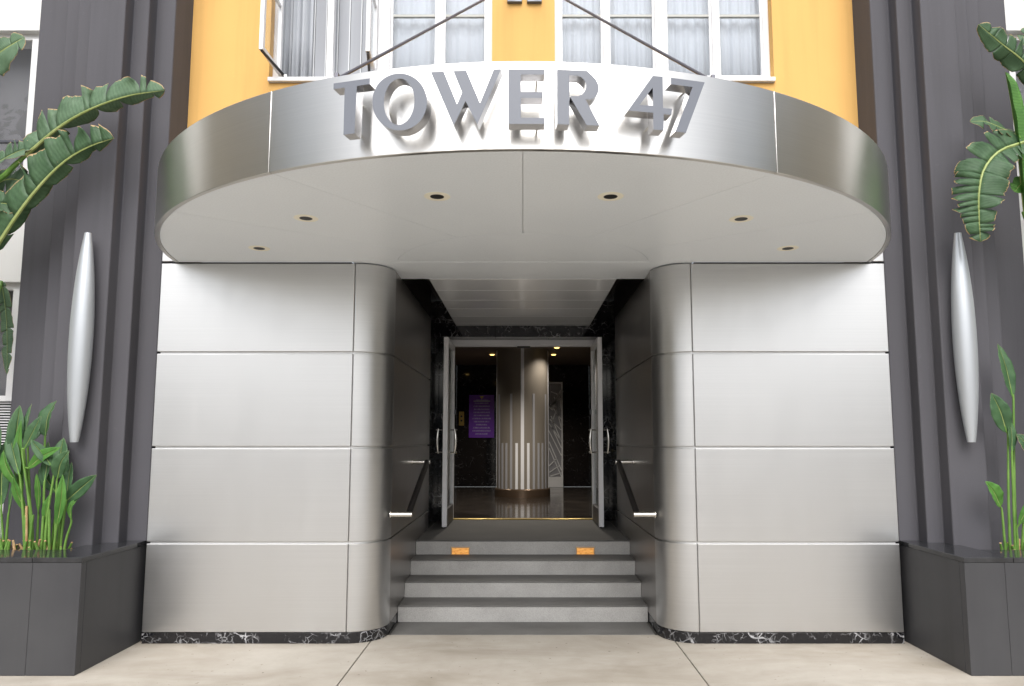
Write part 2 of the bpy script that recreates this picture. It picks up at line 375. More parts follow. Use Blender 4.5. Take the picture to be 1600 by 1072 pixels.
# ------------------------------------------------------------------ steel clad walls
for s, side in ((-1, 'left'), (1, 'right')):
    W = thing('steel_wall', f'brushed steel clad wall with rounded corner to the {side} of the entrance steps', 'wall', (s*2.2, YW, 0), 'steel walls flanking the steps')
    uv = lambda p, s=s: (-s*p.x + p.y, p.z)
    def path(off, n=14):
        pts = [(s*(XF-.003), YW+off)]
        for i in range(1, n+1):
            a = math.pi/2*i/n; r_ = RC-off
            pts.append((s*(XF - r_*math.sin(a)), YW+RC - r_*math.cos(a)))
        pts.append((s*(XC+off), YS)); return pts
    for z0, z1 in ROWS:
        MB().box(s*XE, s*(XF+.003), YW, YW+.03, z0, z1).build('cladding_panel', STEEL, W, bevel=.005, uvf=uv, seg=3)
        MB()._ribbon(path(0)[:-1], path(.03)[:-1], z0, z1).build('corner_panel', STEEL, W, bevel=.004, uvf=uv, smooth=True)
        MB().box(s*XC, s*(XC+.03), YW+RC+.003, YS, z0, z1).build('passage_panel', STEEL_SHADED, W, bevel=.005, uvf=uv, seg=3)
    MB().box(s*XE, s*2.93, YW, YW+.03, 3.088, ZT+.15).build('cladding_panel', STEEL, W, bevel=.005, uvf=uv)
    # recessed backing behind the joints
    MB()._ribbon([(s*(XE-.02), YW+.022)] + [(p[0], p[1]) for p in path(.022)], [(s*(XE-.02), YW+.06)] + path(.06), .09, 3.07).build('joint_channel', STEEL, W, uvf=uv)
    MB().prism([(s*XE, YW+.06)] + [(p[0], p[1]) for p in path(.06)] + [(s*XE, YS)], .0, 3.07).build('wall_core', CORE, W)
    MB().box(s*(XE-.02), s*(XF+.03), YW+.033, 6.26, 3.071, 3.5).build('wall_head', CORE, W)
    MB().box(s*2.925, s*(XF+.028), YW-.0035, YW+.034, 3.0706, 3.0792).build('top_joint', BLACK, W)
    # marble plinth
    pp = [(s*XE, YW+.004)] + path(.004); pq = [(s*XE, YW+.05)] + path(.05)
    pp[-1] = (s*(XC+.004), 6.6); pq[-1] = (s*(XC+.05), 6.6)
    MB()._ribbon(pp, pq, 0, .084).build('marble_plinth', MARBLE, W, bevel=.002, smooth=True)
    px = at(293, 995, Y=YW).x if s < 0 else at(1315, 993, Y=YW).x
    MB().lathe([(.0, 0), (.017, 0), (.017, .012), (.012, .014), (.010, .004), (0, .003)], (0, 0), 16).build('hose_outlet', BLACK, W)
    ho = W.children[-1]
    for v in ho.data.vertices:
        q = v.co + ORG[W.name]; v.co = Vector((px + q.x, YW+.003 - q.z, .05 + q.y)) - ORG[W.name]

# ------------------------------------------------------------------ steps
ST = thing('entrance_steps', 'four grey concrete steps rising to the open glass doors', 'steps', (0, 6.3, 0))
MB().box(-1.095, 1.095, 6.134, YN, -.06, .002).build('foot_slab', TREADC, ST, bevel=.003)
for i in range(4):
    y0 = YN + RUN*i; z1 = RISE*(i+1)
    y1 = y0 + RUN if i < 3 else 7.95
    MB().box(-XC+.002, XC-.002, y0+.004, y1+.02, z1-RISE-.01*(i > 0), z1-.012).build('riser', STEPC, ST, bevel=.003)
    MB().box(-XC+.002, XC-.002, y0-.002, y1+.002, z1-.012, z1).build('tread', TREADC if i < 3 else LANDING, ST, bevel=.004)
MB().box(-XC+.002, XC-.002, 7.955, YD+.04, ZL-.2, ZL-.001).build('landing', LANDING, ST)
MB().box(-.93, .93, YD-.0, YD+.09, ZL, ZL+.014).build('threshold_strip', BRASS, ST, bevel=.004)
for s, side in ((-1, 'left'), (1, 'right')):
    L = thing('step_light', f'glowing amber rectangular light in the top riser, {side} one', 'step light', (s*.645, YN+3*RUN, .46), 'amber step lights')
    yf = YN+3*RUN; x0, x1 = s*.645-.096, s*.645+.096
    MB().box(x0+.01, x1-.01, yf-.010, yf+.006, .430, .492).build('lens', STEPLIGHT, L, bevel=.003)
    f = MB(); f.box(x0, x1, yf-.013, yf+.006, .493, .503); f.box(x0, x1, yf-.013, yf+.006, .429, .4285-.008)
    f.box(x0, x0+.0095, yf-.012, yf+.006, .429, .493); f.box(x1-.0095, x1, yf-.012, yf+.006, .429, .493)
    f.build('light_frame', mat('step_light_frame', (.55,.36,.2), .35, .7), L)

# ------------------------------------------------------------------ canopy
CN = thing('entrance_canopy', 'large half round steel canopy with pale soffit over the entrance', 'canopy', (0, 4.6, ZS))
th_end = math.acos((EC - YW) / EB)
th_seam = math.asin(1.41/EA)
cuts = [-th_end, -th_seam, th_seam, th_end]
for a, b in zip(cuts[:-1], cuts[1:]):
    n = max(10, int((b-a)/.035)); g_ = .0006
    th = [a+g_ + (b-a-2*g_)*i/n for i in range(n+1)]
    MB()._ribbon([ell(t)[0] for t in th], [ell(t, -.03)[0] for t in th], ZS-.004, ZT).build('fascia_panel', FASCIA, CN, bevel=.003, smooth=True,
        uvf=lambda p: (math.atan2(p.x/EA, (EC-p.y)/EB)*2.8, p.z))
th = [-th_end + 2*th_end*i/90 for i in range(91)]
MB()._ribbon([ell(t, -.031)[0] for t in th], [ell(t, -.05)[0] for t in th], ZS+.02, ZT-.02).build('fascia_backing', SEAM, CN)
MB().prism([ell(t, -.055)[0] for t in th] + [(EA-.1, YY-.01), (-EA+.1, YY-.01)], ZT-.10, ZT-.06).build('canopy_roof', CORE, CN)
# soffit panels: outer ring cut by radial seams, inner disc, all 5 mm apart
RI = 1.08
def inner(t): return Vector((RI*math.sin(t), EC - RI*math.cos(t), 0))
def outer(t): return ell(t, -.034)[0]
to = [-th_end, -math.asin(2.30/EA), -th_seam, 0, th_seam, math.asin(2.30/EA), th_end]
ti = [-R(78.5), -R(56), -R(26.5), 0, R(26.5), R(56), R(78.5)]
for k in range(6):
    n = 16; gp = .0011
    po = [outer(to[k]+gp*.5 + (to[k+1]-to[k]-gp)*i/n) for i in range(n+1)]
    pi_ = [inner(ti[k]+gp*1.5 + (ti[k+1]-ti[k]-gp*3)*i/n) for i in range(n+1)]
    for q in po + pi_: q.y = min(q.y, YW-.004)
    MB()._ribbon(po, pi_, ZS, ZS+.02).build('soffit_panel', SOFFIT, CN)
ri = RI-.0025
MB().prism([(ri*math.sin(R(-78.5+157*i/30)), min(EC-ri*math.cos(R(-78.5+157*i/30)), YW-.02), 0) for i in range(31)], ZS, ZS+.02).build('soffit_panel', SOFFIT, CN)
MB().prism([ell(t, -.06)[0] for t in th[1:-1]], ZS+.021, ZS+.035).build('soffit_backing', SEAM, CN)
for px, py in [(683,307),(954,307),(478,341),(1158,342),(405,388),(1231,388)]:
    c = at(px, py, Z=ZS)
    D = MB().lathe([(.052, ZS-.002), (.070, ZS-.003), (.080, ZS-.001), (.080, ZS+.001), (.052, ZS+.001)], c, 28).build('downlight_trim', TRIM, CN, smooth=True)
    MB().lathe([(.0, ZS-.0025), (.030, ZS-.0030), (.053, ZS-.0012), (.053, ZS+.003)], c, 24).build('downlight_can', CAN, D, smooth=True)

# ceiling of the passage: metal planks with open slots along both walls
PC = thing('passage_ceiling', 'shiny metal plank ceiling above the steps and landing', 'ceiling', (0, 7.5, ZS))
MB().box(-XF-.025, XF+.025, YW-.003, 6.495, ZS, ZS+.02).build('ceiling_plank', SOFFIT, PC, bevel=.004)
y = 6.5
while y < 9.1:
    MB().box(-.868, .868, y+.003, y+.497 if y < 8.9 else 9.215, ZS, ZS+.025).build('ceiling_plank', PLANK, PC, bevel=.006)
    y += .5
MB().box(-XC-.02, XC+.02, 6.45, 9.4, ZS+.34, ZS+.38).build('ceiling_deck', DARKM, PC)
MB().box(-.85, .85, 6.5, 9.22, ZS+.026, ZS+.045).build('plank_backing', SEAM, PC)
for s in (-1, 1):
    MB().box(s*.862, s*.85, 6.5, 9.22, ZS+.046, ZS+.338).build('slot_side', DARKM, PC)
    MB().box(s*(XC+.02), s*XC, 6.5, YS, ZS-.007, ZS+.338).build('slot_side', DARKM, PC)
MB().box(-XC, XC, 6.46, 6.49, ZS+.021, ZS+.338).build('slot_end', DARKM, PC)

# ------------------------------------------------------------------ marble surround and door frame
MS = thing('marble_surround', 'black marble with white veins lining the doorway', 'surround', (0, 9.2, ZL))
for s in (-1, 1):
    MB().box(s*XC, s*(XC+.05), YS+.004, YD+.1, ZL-.002, ZS+.33).build('marble_slab', MARBLE3, MS, bevel=.002)
    MB().box(s*.985, s*(XC-.002), YD-.05, YD+.12, ZL, 2.93).build('marble_slab', MARBLE3, MS, bevel=.002)
for x0, x1 in ((-XC+.002, -.36), (-.357, .34), (.343, XC-.002)):
    MB().box(x0, x1, 9.22, YD+.12, 2.935, ZS+.33).build('marble_slab', MARBLE3, MS, bevel=.002)
DF = thing('door_frame', 'pale aluminium frame around the open double doors', 'door frame', (0, YD, ZL))
for s in (-1, 1): MB().box(s*.945, s*.983, YD-.045, YD+.06, ZL, 2.93).build('jamb', ALU, DF, bevel=.004)
MB().box(-.983, .983, YD-.055, YD+.06, 2.865, 2.932).build('header', ALU, DF, bevel=.004)
MB().box(-.943, .943, YD-.04, YD+.05, 2.845, 2.864).build('header_stop', ALU, DF, bevel=.003)
MB().box(-.075, .095, YD-.05, YD+.03, 2.825, 2.8445).build('door_sensor', BLACK, DF, bevel=.003)
for s, side in ((-1, 'left'), (1, 'right')):
    D = thing('glass_door', f'glass door leaf with aluminium frame swung open against the {side} wall', 'door', (s*.93, YD, ZL), 'open entrance doors')
    y0, y1 = YD-.90, YD-.03; xo, xi = s*.957, s*.900; zb, zt = ZL+.012, 2.845
    MB().box(xo, xi, y0, y0+.075, zb, zt).build('stile', ALU, D, bevel=.006)
    MB().box(xo, xi, y1-.06, y1, zb, zt).build('stile', ALU, D, bevel=.006)
    MB().box(xo, xi, y0+.076, y1-.061, zt-.075, zt-.001).build('rail', ALU, D, bevel=.004)
    MB().box(xo, xi, y0+.076, y1-.061, zb+.001, zb+.20).build('rail', mat('door_bottom_rail', (.10,.098,.10), .4, .6), D, bevel=.004)
    MB().box(s*.924, s*.932, y0+.076, y1-.061, zb+.2, zt-.075).build('glass_pane', DGLASS, D)
    MB().box(s*.899, s*.885, y1-.075, y1-.01, 1.94, 2.0).build('closer_box', RODB, D, bevel=.003)
    for sx in (-1, 1):                     # curved pull on each face
        xb = s*.9285 + sx*.0285; h = MB(); tip = []
        for i in range(13):
            u = i/12; tip.append((xb + sx*(.070 + .014*math.sin(math.pi*u)), y0+.15, 1.44 + .30*u))
        hd = h.tube(tip, [.010+.012*math.sin(math.pi*i/12) for i in range(13)], 10).build('pull_handle', CHROME, D, smooth=True)
        m2 = MB()
        for z in (1.455, 1.725): m2.tube([(xb, y0+.15, z), (xb + sx*.10, y0+.15, z)], .009, 8)
        m2.build('handle_post', CHROME, hd, smooth=True)

# ------------------------------------------------------------------ handrails
for s, side in ((-1, 'left'), (1, 'right')):
    H = thing('handrail', f'short sloping black handrail with steel posts on the {side} passage wall', 'handrail', (s*XC, 6.6, .9), 'short handrails')
    a = at(640 if s < 0 else 994, 804, Y=6.10); b = at(668 if s < 0 else 966, 722, Y=7.23)
    xa = s*.958; A = Vector((xa, 6.10, a.z)); B = Vector((xa, 7.23, b.z))
    MB().tube([A, B], .0265, 14).build('grip', RUBBER, H, smooth=True)
    for P in (A, B):
        m_ = MB().tube([(s*XC, P.y, P.z), (s*XC*.997-s*.004, P.y, P.z), (xa - s*.030, P.y, P.z)], .023, 14).build('post', CHROME, H, smooth=True)
        MB().tube([(s*(XC-.001), P.y, P.z), (s*(XC-.008), P.y, P.z)], .034, 18).build('wall_flange', CHROME, m_, smooth=True)
        MB().tube([(s*(XC-.06), P.y, P.z), (s*(XC-.066), P.y, P.z)], .026, 16).build('collar', CHROME, m_, smooth=True)

# ------------------------------------------------------------------ pilasters, yellow wall
for s, side in ((-1, 'left'), (1, 'right')):
    poly = [(s*PIL[0][0], 6.7)]
    for (x, yy), (x2, _) in zip(PIL[:-1], PIL[1:]): poly += [(s*x, yy), (s*x2, yy)]
    poly += [(s*PIL[-1][0], 6.7)]
    P = MB().prism(poly, 0, ZTOP).build('grey_pilaster', PILASTER, bevel=.011, seg=3)
    P.name = 'grey_pilaster'; tag(P, f'dark grey stepped pilaster {side} of the canopy', 'pilaster', 'stepped pilasters')
YWALL = thing('yellow_wall', 'warm yellow stucco wall above the canopy', 'wall', (0, YY, ZT))
for x0, x1 in ((-3.06, -2.335), (-.285, .295), (2.31, 3.06)):
    MB().box(x0, x1, YY, YY+.3, 3.4, ZTOP).build('wall_pier', YELLOW, YWALL)
for x0, x1 in ((-2.335, -.285), (.295, 2.31)):
    MB().box(x0, x1, YY+.002, YY+.298, 3.4, 4.86).build('wall_apron', YELLOW, YWALL)
    MB().box(x0, x1, YY+.002, YY+.298, 7.0, ZTOP).build('wall_lintel', YELLOW, YWALL)

# ------------------------------------------------------------------ upper windows
CURT = None
def curtain_mat(name, c0, c1):
    m = mat(name, c0, .85, spec=.2); g = N(m); s_ = g.noise(g.coord((9,9,.15)), 1, 2, .5)
    g.l(g.ramp(s_, [(.3, c0), (.7, c1)]), g.b.inputs['Base Color']); return m
CUR1 = curtain_mat('sheer_curtain', (.38,.40,.43), (.43,.45,.48)); BLIND = curtain_mat('grey_vertical_blind', (.30,.31,.335), (.36,.375,.40))
BLINE = mat('blind_bright_edge', (.6,.62,.64), .6)
GBAR = mat('glazing_bar_shaded', (.40,.40,.37), .5)  # white bars; the shade on their undersides is put into this grey
def window(label, x0, x1, panes, mull, open_panes):
    W_ = thing('window', label, 'window', ((x0+x1)/2, YY+.1, 4.9), 'casement windows above the canopy')
    yf, zb, zt = YY+.09, 4.86, 7.0
    fr = MB(); fr.box(x0, x0+.055, yf, yf+.08, zb, zt); fr.box(x1-.055, x1, yf, yf+.08, zb, zt)
    fr.box(x0+.055, x1-.055, yf+.002, yf+.078, zt-.06, zt)
    fr.build('frame', WHITE, W_, bevel=.004)
    sl = MB(); sl.box(x0-.0, x1+.0, YY-.035, yf-.002, zb+.005, zb+.045); sl.box(x0, x1, yf-.0, yf+.09, zb+.0, zb+.1); sl.build('sill', WHITE, W_, bevel=.005)
    for a, b in mull: MB().box(a, b, yf-.012, yf+.07, zb+.1, zt-.06).build('mullion', WHITE, W_, bevel=.004)
    for i, (a, b) in enumerate(panes):
        op = i in open_panes
        if not op:
            s_ = MB(); t_ = .022
            s_.box(a, a+t_, yf+.012, yf+.055, zb+.1, zt-.06); s_.box(b-t_, b, yf+.012, yf+.055, zb+.1, zt-.06)
            s_.box(a+t_, b-t_, yf+.013, yf+.054, zb+.1, zb+.13)
            sa = s_.build('sash', WHITE, W_, bevel=.003)
            MB().box(a+t_, b-t_, yf+.032, yf+.036, zb+.13, zt-.06).build('pane', GLASS, sa)
            for z in (5.575, 6.3): MB().box(a+t_, b-t_, yf+.018, yf+.05, z, z+.022).build('glazing_bar', GBAR, sa)
        else:
            w_ = b-a; s_ = MB(); t_ = .03          # leaf hinged at its left edge and swung out
            s_.box(0, .036, -w_, -w_+.045, zb+.12, zt-.08); s_.box(0, .036, -.045, 0, zb+.12, zt-.08)
            s_.box(.001, .035, -w_+.045, -.045, zb+.121, zb+.16); s_.box(.001, .035, -w_+.045, -.045, zt-.12, zt-.081)
            hinge, ang = open_panes[i]; ang = R(ang); hx = a if hinge == 'L' else b-.036; tx = .06 if hinge == 'L' else -.03
            rot = Matrix.Rotation(ang, 3, 'Z')
            def mv(mb): mb.v = [rot @ Vector((p.x, p.y, p.z)) + Vector((hx, yf-.014, 0)) for p in mb.v]; return mb
            sa = mv(s_).build('open_casement', WHITE, W_, bevel=.003)
            mv(MB().box(.016, .020, -w_+.045, -.045, zb+.16, zt-.12)).build('pane', GLASS, sa)
            mv(MB().box(.006, .03, -w_+.045, -.045, 5.62, 5.645)).build('glazing_bar', WHITE, sa)
            e = rot @ Vector((.02, -w_*.97, 0)) + Vector((hx, yf-.014, 0))
            MB().tube([(e.x, e.y, zb+.115), (hx+tx, yf-.02, zb+.112)], .013, 6).build('stay_arm', BLACK, sa)
            MB().box(hx+tx-.04, hx+tx+.04, yf-.06, yf-.014, zb+.05, zb+.10).build('stay_bracket', CHROME, sa, bevel=.004)
    return W_
window('white casement window left of centre with two leaves open', -2.335, -.285,
       [(-2.28, -1.835), (-1.775, -1.36), (-1.245, -.805), (-.75, -.34)], [(-1.835, -1.775), (-1.36, -1.245), (-.805, -.75)], {0: ('L', -2), 1: ('R', 3)})
window('white casement window right of centre with all its leaves shut', .295, 2.31,
       [(.35, .755), (.80, 1.24), (1.34, 1.775), (1.832, 2.255)], [(.755, .80), (1.24, 1.34), (1.775, 1.832)], {})
def curtain(label, x0, x1, m, amp, per, y=YY+.20):
    n = int((x1-x0)/.008); v = []; f = []
    for i in range(n+1):
        x = x0+(x1-x0)*i/n; o_ = amp*math.sin(x*2*math.pi/per + 1.3*math.sin(x*7)) + amp*.5*math.sin(x*2*math.pi/(per*.43))
        for z in (4.87, 5.4, 6.2, 7.0): v.append((x, y+o_, z))
    f = [(i*4+k, (i+1)*4+k, (i+1)*4+k+1, i*4+k+1) for i in range(n) for k in range(3)]
    c = MB().add(v, f).build('curtain', m, smooth=True); c.name = 'curtain'; sd = c.modifiers.new('thickness', 'SOLIDIFY'); sd.thickness = .003
    tag(c, label, 'curtain', 'curtains behind the upper windows'); return c
curtain('pale pleated sheer curtain behind the right hand window', .30, 2.30, CUR1, .010, .13)
curtain('pale sheer curtain behind the closed half of the left hand window', -1.26, -.29, CUR1, .008, .17)
curtain('draped pale sheer hanging in the leftmost open casement', -2.33, -2.0, CUR1, .02, .09, YY+.185)
B_ = thing('vertical_blind', 'grey vertical blind with bright slat edges behind the open casements', 'blind', (-1.8, YY+.3, 4.9))
x = -2.32
while x < -1.27:
    MB().box(x, x+.098, YY+.215, YY+.218, 4.87, 7.0).build('slat', BLIND, B_)
    MB().box(x+.0985, x+.108, YY+.210, YY+.213, 4.87, 7.0).build('slat_edge', BLINE, B_)
    x += .112
MB().box(-2.4, 2.4, YY+.6, YY+.65, 3.5, ZTOP).build('wall_backing', CORE, YWALL)

# ------------------------------------------------------------------ canopy tie rods
for s, side, pa, pb in ((-1, 'left', (548,112), (755,0)), (1, 'right', (1092,115), (885,0))):
    T = thing('tie_rod', f'thin grey steel tie rod rising from the {side} of the canopy to the yellow pier', 'tie rod', (s*.1, YY, 5.8), 'canopy tie rods')
    sl = (pb[1]-pa[1])/(pb[0]-pa[0]); bx = 804 if s < 0 else 835
    B = at(bx, pb[1]+sl*(bx-pb[0]), Y=YY-.07); ax = 528 if s < 0 else 1112
    A = at(ax, pa[1]+sl*(ax-pa[0]), Y=4.15)
    MB().tube([A, B], .0105, 10).build('rod', ROD, T, smooth=True)
    zc = 5.635
    pl = MB().box(B.x-.068, B.x+.068, YY-.035, YY+.01, zc, zc+.34).build('wall_plate', RODB, T, bevel=.004)
    MB().box(B.x-.012, B.x+.012, YY-.11, YY-.035, B.z-.05, B.z+.05).build('lug', ROD, pl, bevel=.004)
    for z in (zc+.045, zc+.295): MB().tube([(B.x, YY-.034, z), (B.x, YY-.05, z)], .016, 6).build('bolt', BLACK, pl)
    MB().box(A.x-.012, A.x+.012, A.y-.04, A.y+.06, ZT-.07, A.z+.02).build('deck_lug', ROD, T, bevel=.003)

# ------------------------------------------------------------------ sign letters (outlines in tracing units, put onto the curved fascia)
SC = 7.655
def ellipse(cx, cy, rx, ry, n=44, tilt=0):
    return [(cx + rx*math.cos(a)*math.cos(tilt) - ry*math.sin(a)*math.sin(tilt), cy + rx*math.cos(a)*math.sin(tilt) + ry*math.sin(a)*math.cos(tilt)) for a in [2*math.pi*i/n for i in range(n)]]
LET = [
 ('t', 'T, first letter of the word', (515,90), [[(48,312),(482,252),(482,317),(327,340),(297,912),(165,915),(190,358),(48,374)]]),
 ('o', 'O, second letter of the word', (515,90), [ellipse(838,531,328,341), ellipse(832,528,182,277,40,.06)]),
 ('w', 'W, third letter of the word', (665,90), [[(62,178),(215,170),(375,560),(438,415),(332,161),(485,155),(650,545),(815,143),(903,140),(618,818),(478,520),(338,824)]]),
 ('e', 'E, fourth letter of the word', (665,90), [[(990,132),(1422,135),(1421,203),(1140,202),(1136,411),(1398,413),(1398,483),(1132,482),(1128,719),(1417,722),(1415,788),(979,787)]]),
 ('r', 'R, last letter of the word', (840,90), [[(232,152),(430,155),(520,162),(590,180),(650,213),(695,260),(723,315),(732,365),(724,415),(703,455),(672,485),(630,503),(573,514),(740,822),(588,822),(392,486),(380,520),(378,810),(235,808)],
    [(380,212),(440,212),(490,222),(535,246),(568,282),(582,325),(578,372),(560,412),(530,442),(480,462),(405,472),(384,474)]]),
 ('4', 'figure 4', (930,90), [[(690,225),(807,238),(812,603),(920,613),(912,686),(820,677),(818,887),(697,878),(693,660),(393,633)], [(688,360),(692,575),(530,568)]]),
 ('7', 'figure 7, last on the canopy', (930,90), [[(905,255),(1310,305),(1085,914),(960,903),(1165,353),(905,322)]]),
]
LOFF, LDEP = .125, .07
CAMP = Vector((0,0,EYE))
for key, nm, org, loops in LET:
    pts = [[(org[0]+x/SC, org[1]+y/SC) for x, y in lp] for lp in loops]
    cx = (min(p[0] for p in pts[0]) + max(p[0] for p in pts[0]))/2
    th_ = 0                                    # find the place on the fascia seen at the letter's middle
    for _ in range(40):
        c, n_ = ell(th_, LOFF); d = at(cx, 160, Y=c.y)
        th_ += (d.x - c.x)/EA*.8
    c, n_ = ell(th_, LOFF); tdir = Vector((-n_.y, n_.x, 0))
    ZB, ZTL = 3.153, 3.437
    loc = []
    for lp in pts:
        o2 = []
        for px, py in lp:
            r_ = at(px, py, Y=1.0) - CAMP; s_ = (c - CAMP).dot(n_)/r_.dot(n_); P = CAMP + r_*s_
            q = [(P-c).dot(tdir), P.z]
            if key in 'twer47':
                if abs(q[1]-ZTL) < .012: q[1] = ZTL
                if abs(q[1]-ZB) < .012: q[1] = ZB
            o2.append(q)
        loc.append(o2)
    if key in 'ter7':                            # square up straight strokes
        for lp in loc:
            for i in range(len(lp)):
                for k in range(i):
                    for ax in (0, 1):
                        if abs(lp[i][ax]-lp[k][ax]) < .0065 and not (key in 'r7' and ax == 0): lp[i][ax] = lp[k][ax]
    print('letter', key, [(round(a,3), round(b,3)) for a, b in loc[0]][:8])
    Lt = thing('sign_letter', f'thick grey metal {nm} on the curved canopy sign' if key in '47' else f'thick grey metal letter {nm} on the curved canopy sign', 'sign letter', (c.x, c.y, ZB), 'raised sign letters')
    to3 = lambda q, dd: Vector((c.x, c.y, 0)) + tdir*q[0] + Vector((0,0,q[1])) - n_*dd
    tri = tessellate_polygon([[Vector((a, b, 0)) for a, b in lp] for lp in loc])
    flat = [q for lp in loc for q in lp]
    MB().add([to3(q, 0) for q in flat], [tuple(t) for t in tri]).build('letter_face', LETTER_F, Lt)
    m_ = MB(); base = 0; sv = []; sf = []
    for lp in loc:
        k = len(lp); b0 = len(sv)
        sv += [to3(q, .0) for q in lp] + [to3(q, LDEP) for q in lp]
        sf += [(b0+i, b0+(i+1) % k, b0+k+(i+1) % k, b0+k+i) for i in range(k)]
    m_.add(sv, sf).build('letter_return', LETTER_S, Lt, smooth=(key in 'or'))
    MB().add([to3(q, LDEP) for q in flat], [tuple(t)[::-1] for t in tri]).build('letter_back', LETTER_S, Lt)
    xs_ = [q[0] for q in loc[0]]; 
    for a, b in {'t': [(-.005, 3.36), (-.012, 3.2)], 'o': [(-.1, 3.3), (.1, 3.3), (.0, 3.19)], 'w': [(-.06, 3.27), (.06, 3.25)], 'e': [(-.06, 3.3), (.055, 3.42), (.055, 3.165)], 'r': [(-.06, 3.3), (.05, 3.2)], '4': [(.02, 3.3), (.02, 3.2)], '7': [(.03, 3.42), (-.02, 3.22)]}[key]:
        p = to3((a, b), LDEP); MB().tube([p, p - n_*(LOFF-LDEP+.004)], .006, 8).build('mounting_pin', CHROME, Lt, smooth=True)

# ------------------------------------------------------------------ wall lamps (slender spindles)
for s, side in ((-1, 'left'), (1, 'right')):
    xl = s*3.484; zb, zt = 1.585, 3.25
    L = thing('wall_lamp', f'slender silver spindle wall lamp on the {side} pilaster', 'wall lamp', (xl, 5.69, zb), 'spindle wall lamps')
    v = []; f = []; nz, na = 40, 24
    for i in range(nz+1):
        t = i/nz; k = max(0, 1-(2*t-.98)**2) ; r_ = .027 + .060*k**.92
        for j in range(na):
            a = 2*math.pi*j/na; v.append((xl + r_*math.cos(a), 5.60 + r_*.85*math.sin(a), zb + (zt-zb)*t))
    f = [(i*na+j, i*na+(j+1) % na, (i+1)*na+(j+1) % na, (i+1)*na+j) for i in range(nz) for j in range(na)]
    f += [tuple(range(na))[::-1], tuple(range(nz*na, (nz+1)*na))]
    MB().add(v, f).build('shade', LAMP, L, smooth=True)
    MB().box(xl-.03, xl+.03, 5.61, 5.692, zb+.45, zt-.45).build('back_plate', ROD, L, bevel=.005)

# ------------------------------------------------------------------ side walls with windows beyond the pilasters
for s, side in ((-1, 'left'), (1, 'right')):
    F = thing('side_wall', f'white wall bands beyond the {side} pilaster', 'wall', (s*5.6, 6.4, 0), 'white walls beyond the pilasters')
    x0, x1 = s*4.345, s*13
    for z0, z1 in ((5.45, ZTOP), (3.03, 3.61), (0, 1.1)):
        MB().box(x0, x1, 6.4, 6.75, z0, z1).build('wall_band', WHITEWALL, F, bevel=.004)
    MB().box(x0, x1, 6.9, 6.95, 0, ZTOP).build('wall_backing', CORE, F)
    k = 0
    for z0, z1, nm in ((3.61, 5.45, 'upper'), (1.1, 3.03, 'lower')):
        Wd = thing('side_window', f'white framed {nm} window beyond the {side} pilaster', 'window', (s*5.6, 6.5, z0), 'side windows')
        zz = z0 if nm == 'upper' else 1.95
        xx = [4.345, 5.3, 6.3, 7.3, 8.3, 9.3]
        for a, b in zip(xx[:-1], xx[1:]):
            fr = MB(); yf = 6.46
            fr.box(s*a, s*(a+.22 if a < 4.4 else a+.05), yf-.0, yf+.06, zz, z1); fr.box(s*(a+.25), s*(a+.31), yf-.02, yf+.05, zz, z1-.06) if a < 4.4 else None
            fr.box(s*(b-.05), s*b, yf+.001, yf+.06, zz, z1)
            fr.box(s*a, s*b, yf+.002, yf+.058, z1-.06, z1); fr.box(s*a, s*b, yf+.002, yf+.058, zz, zz+.05)
            fo = fr.build('frame', WHITE, Wd, bevel=.003)
            MB().box(s*(a+.05), s*(b-.05), yf+.03, yf+.034, zz+.05, z1-.06).build('pane', GLASS, fo)
            MB().box(s*(a+.26), s*(b-.05), yf+.01, yf+.045, zz+(z1-zz)*.42, zz+(z1-zz)*.42+.02).build('glazing_bar', ROD, fo)
        MB().box(x0, s*9.3, 6.72, 6.73, zz, z1).build('blind', mat('side_blind', (.16,.15,.15), .8), Wd)
        if nm == 'lower':
            lv = MB().box(x0, s*9.3, 6.6, 6.62, 1.1, zz-.01).build('louvre_back', BLACK, Wd)
            for i in range(34): MB().box(s*4.35, s*5.4, 6.5, 6.56, 1.12+i*.0245, 1.12+i*.0245+.011).build('louvre_slat', WHITE, Wd)

# ------------------------------------------------------------------ planters
YP, ZP = 5.09, .755
PLT = {}
for s, side in ((-1, 'left'), (1, 'right')):
    P = thing('planter', f'dark grey stone planter with polished black coping on the {side}', 'planter', (s*5.5, 5.4, 0), 'stone planters'); PLT[s] = P
    XI = 3.06; xs_ = [XI, 3.40 if s < 0 else 3.34, 4.6, 5.8, 7.0, 8.2]
    for a, b in zip(xs_[:-1], xs_[1:]):
        MB().box(s*(a+.0003), s*(b-.0003), YP, YP+.06, 0, ZP).build('facing_panel', PLANTER, P, bevel=.005)
    MB().box(s*XI, s*(XI+.05), YP+.061, YW+.08, 0, ZP).build('facing_panel', PLANTER, P, bevel=.003)
    MB().box(s*(XI+.06), s*8.2, YP+.07, 6.4, .05, ZP-.1).build('planter_core', CORE, P)
    MB().box(s*(XI-.004), s*(XI+.34), YP-.004, 5.945, ZP+.001, ZP+.036).build('coping', COPING, P, bevel=.003)
    xs2 = [XI+.342, 4.6, 5.8, 7.0, 8.2]
    for a, b in zip(xs2[:-1], xs2[1:]):
        MB().box(s*(a+.001), s*(b-.001), YP-.004, YP+.36, ZP+.001, ZP+.036).build('coping', COPING, P, bevel=.003)
    MB().box(s*(XI+.34), s*8.2, YP+.361, 6.40, ZP-.09, ZP-.02).build('soil', SOIL, P)

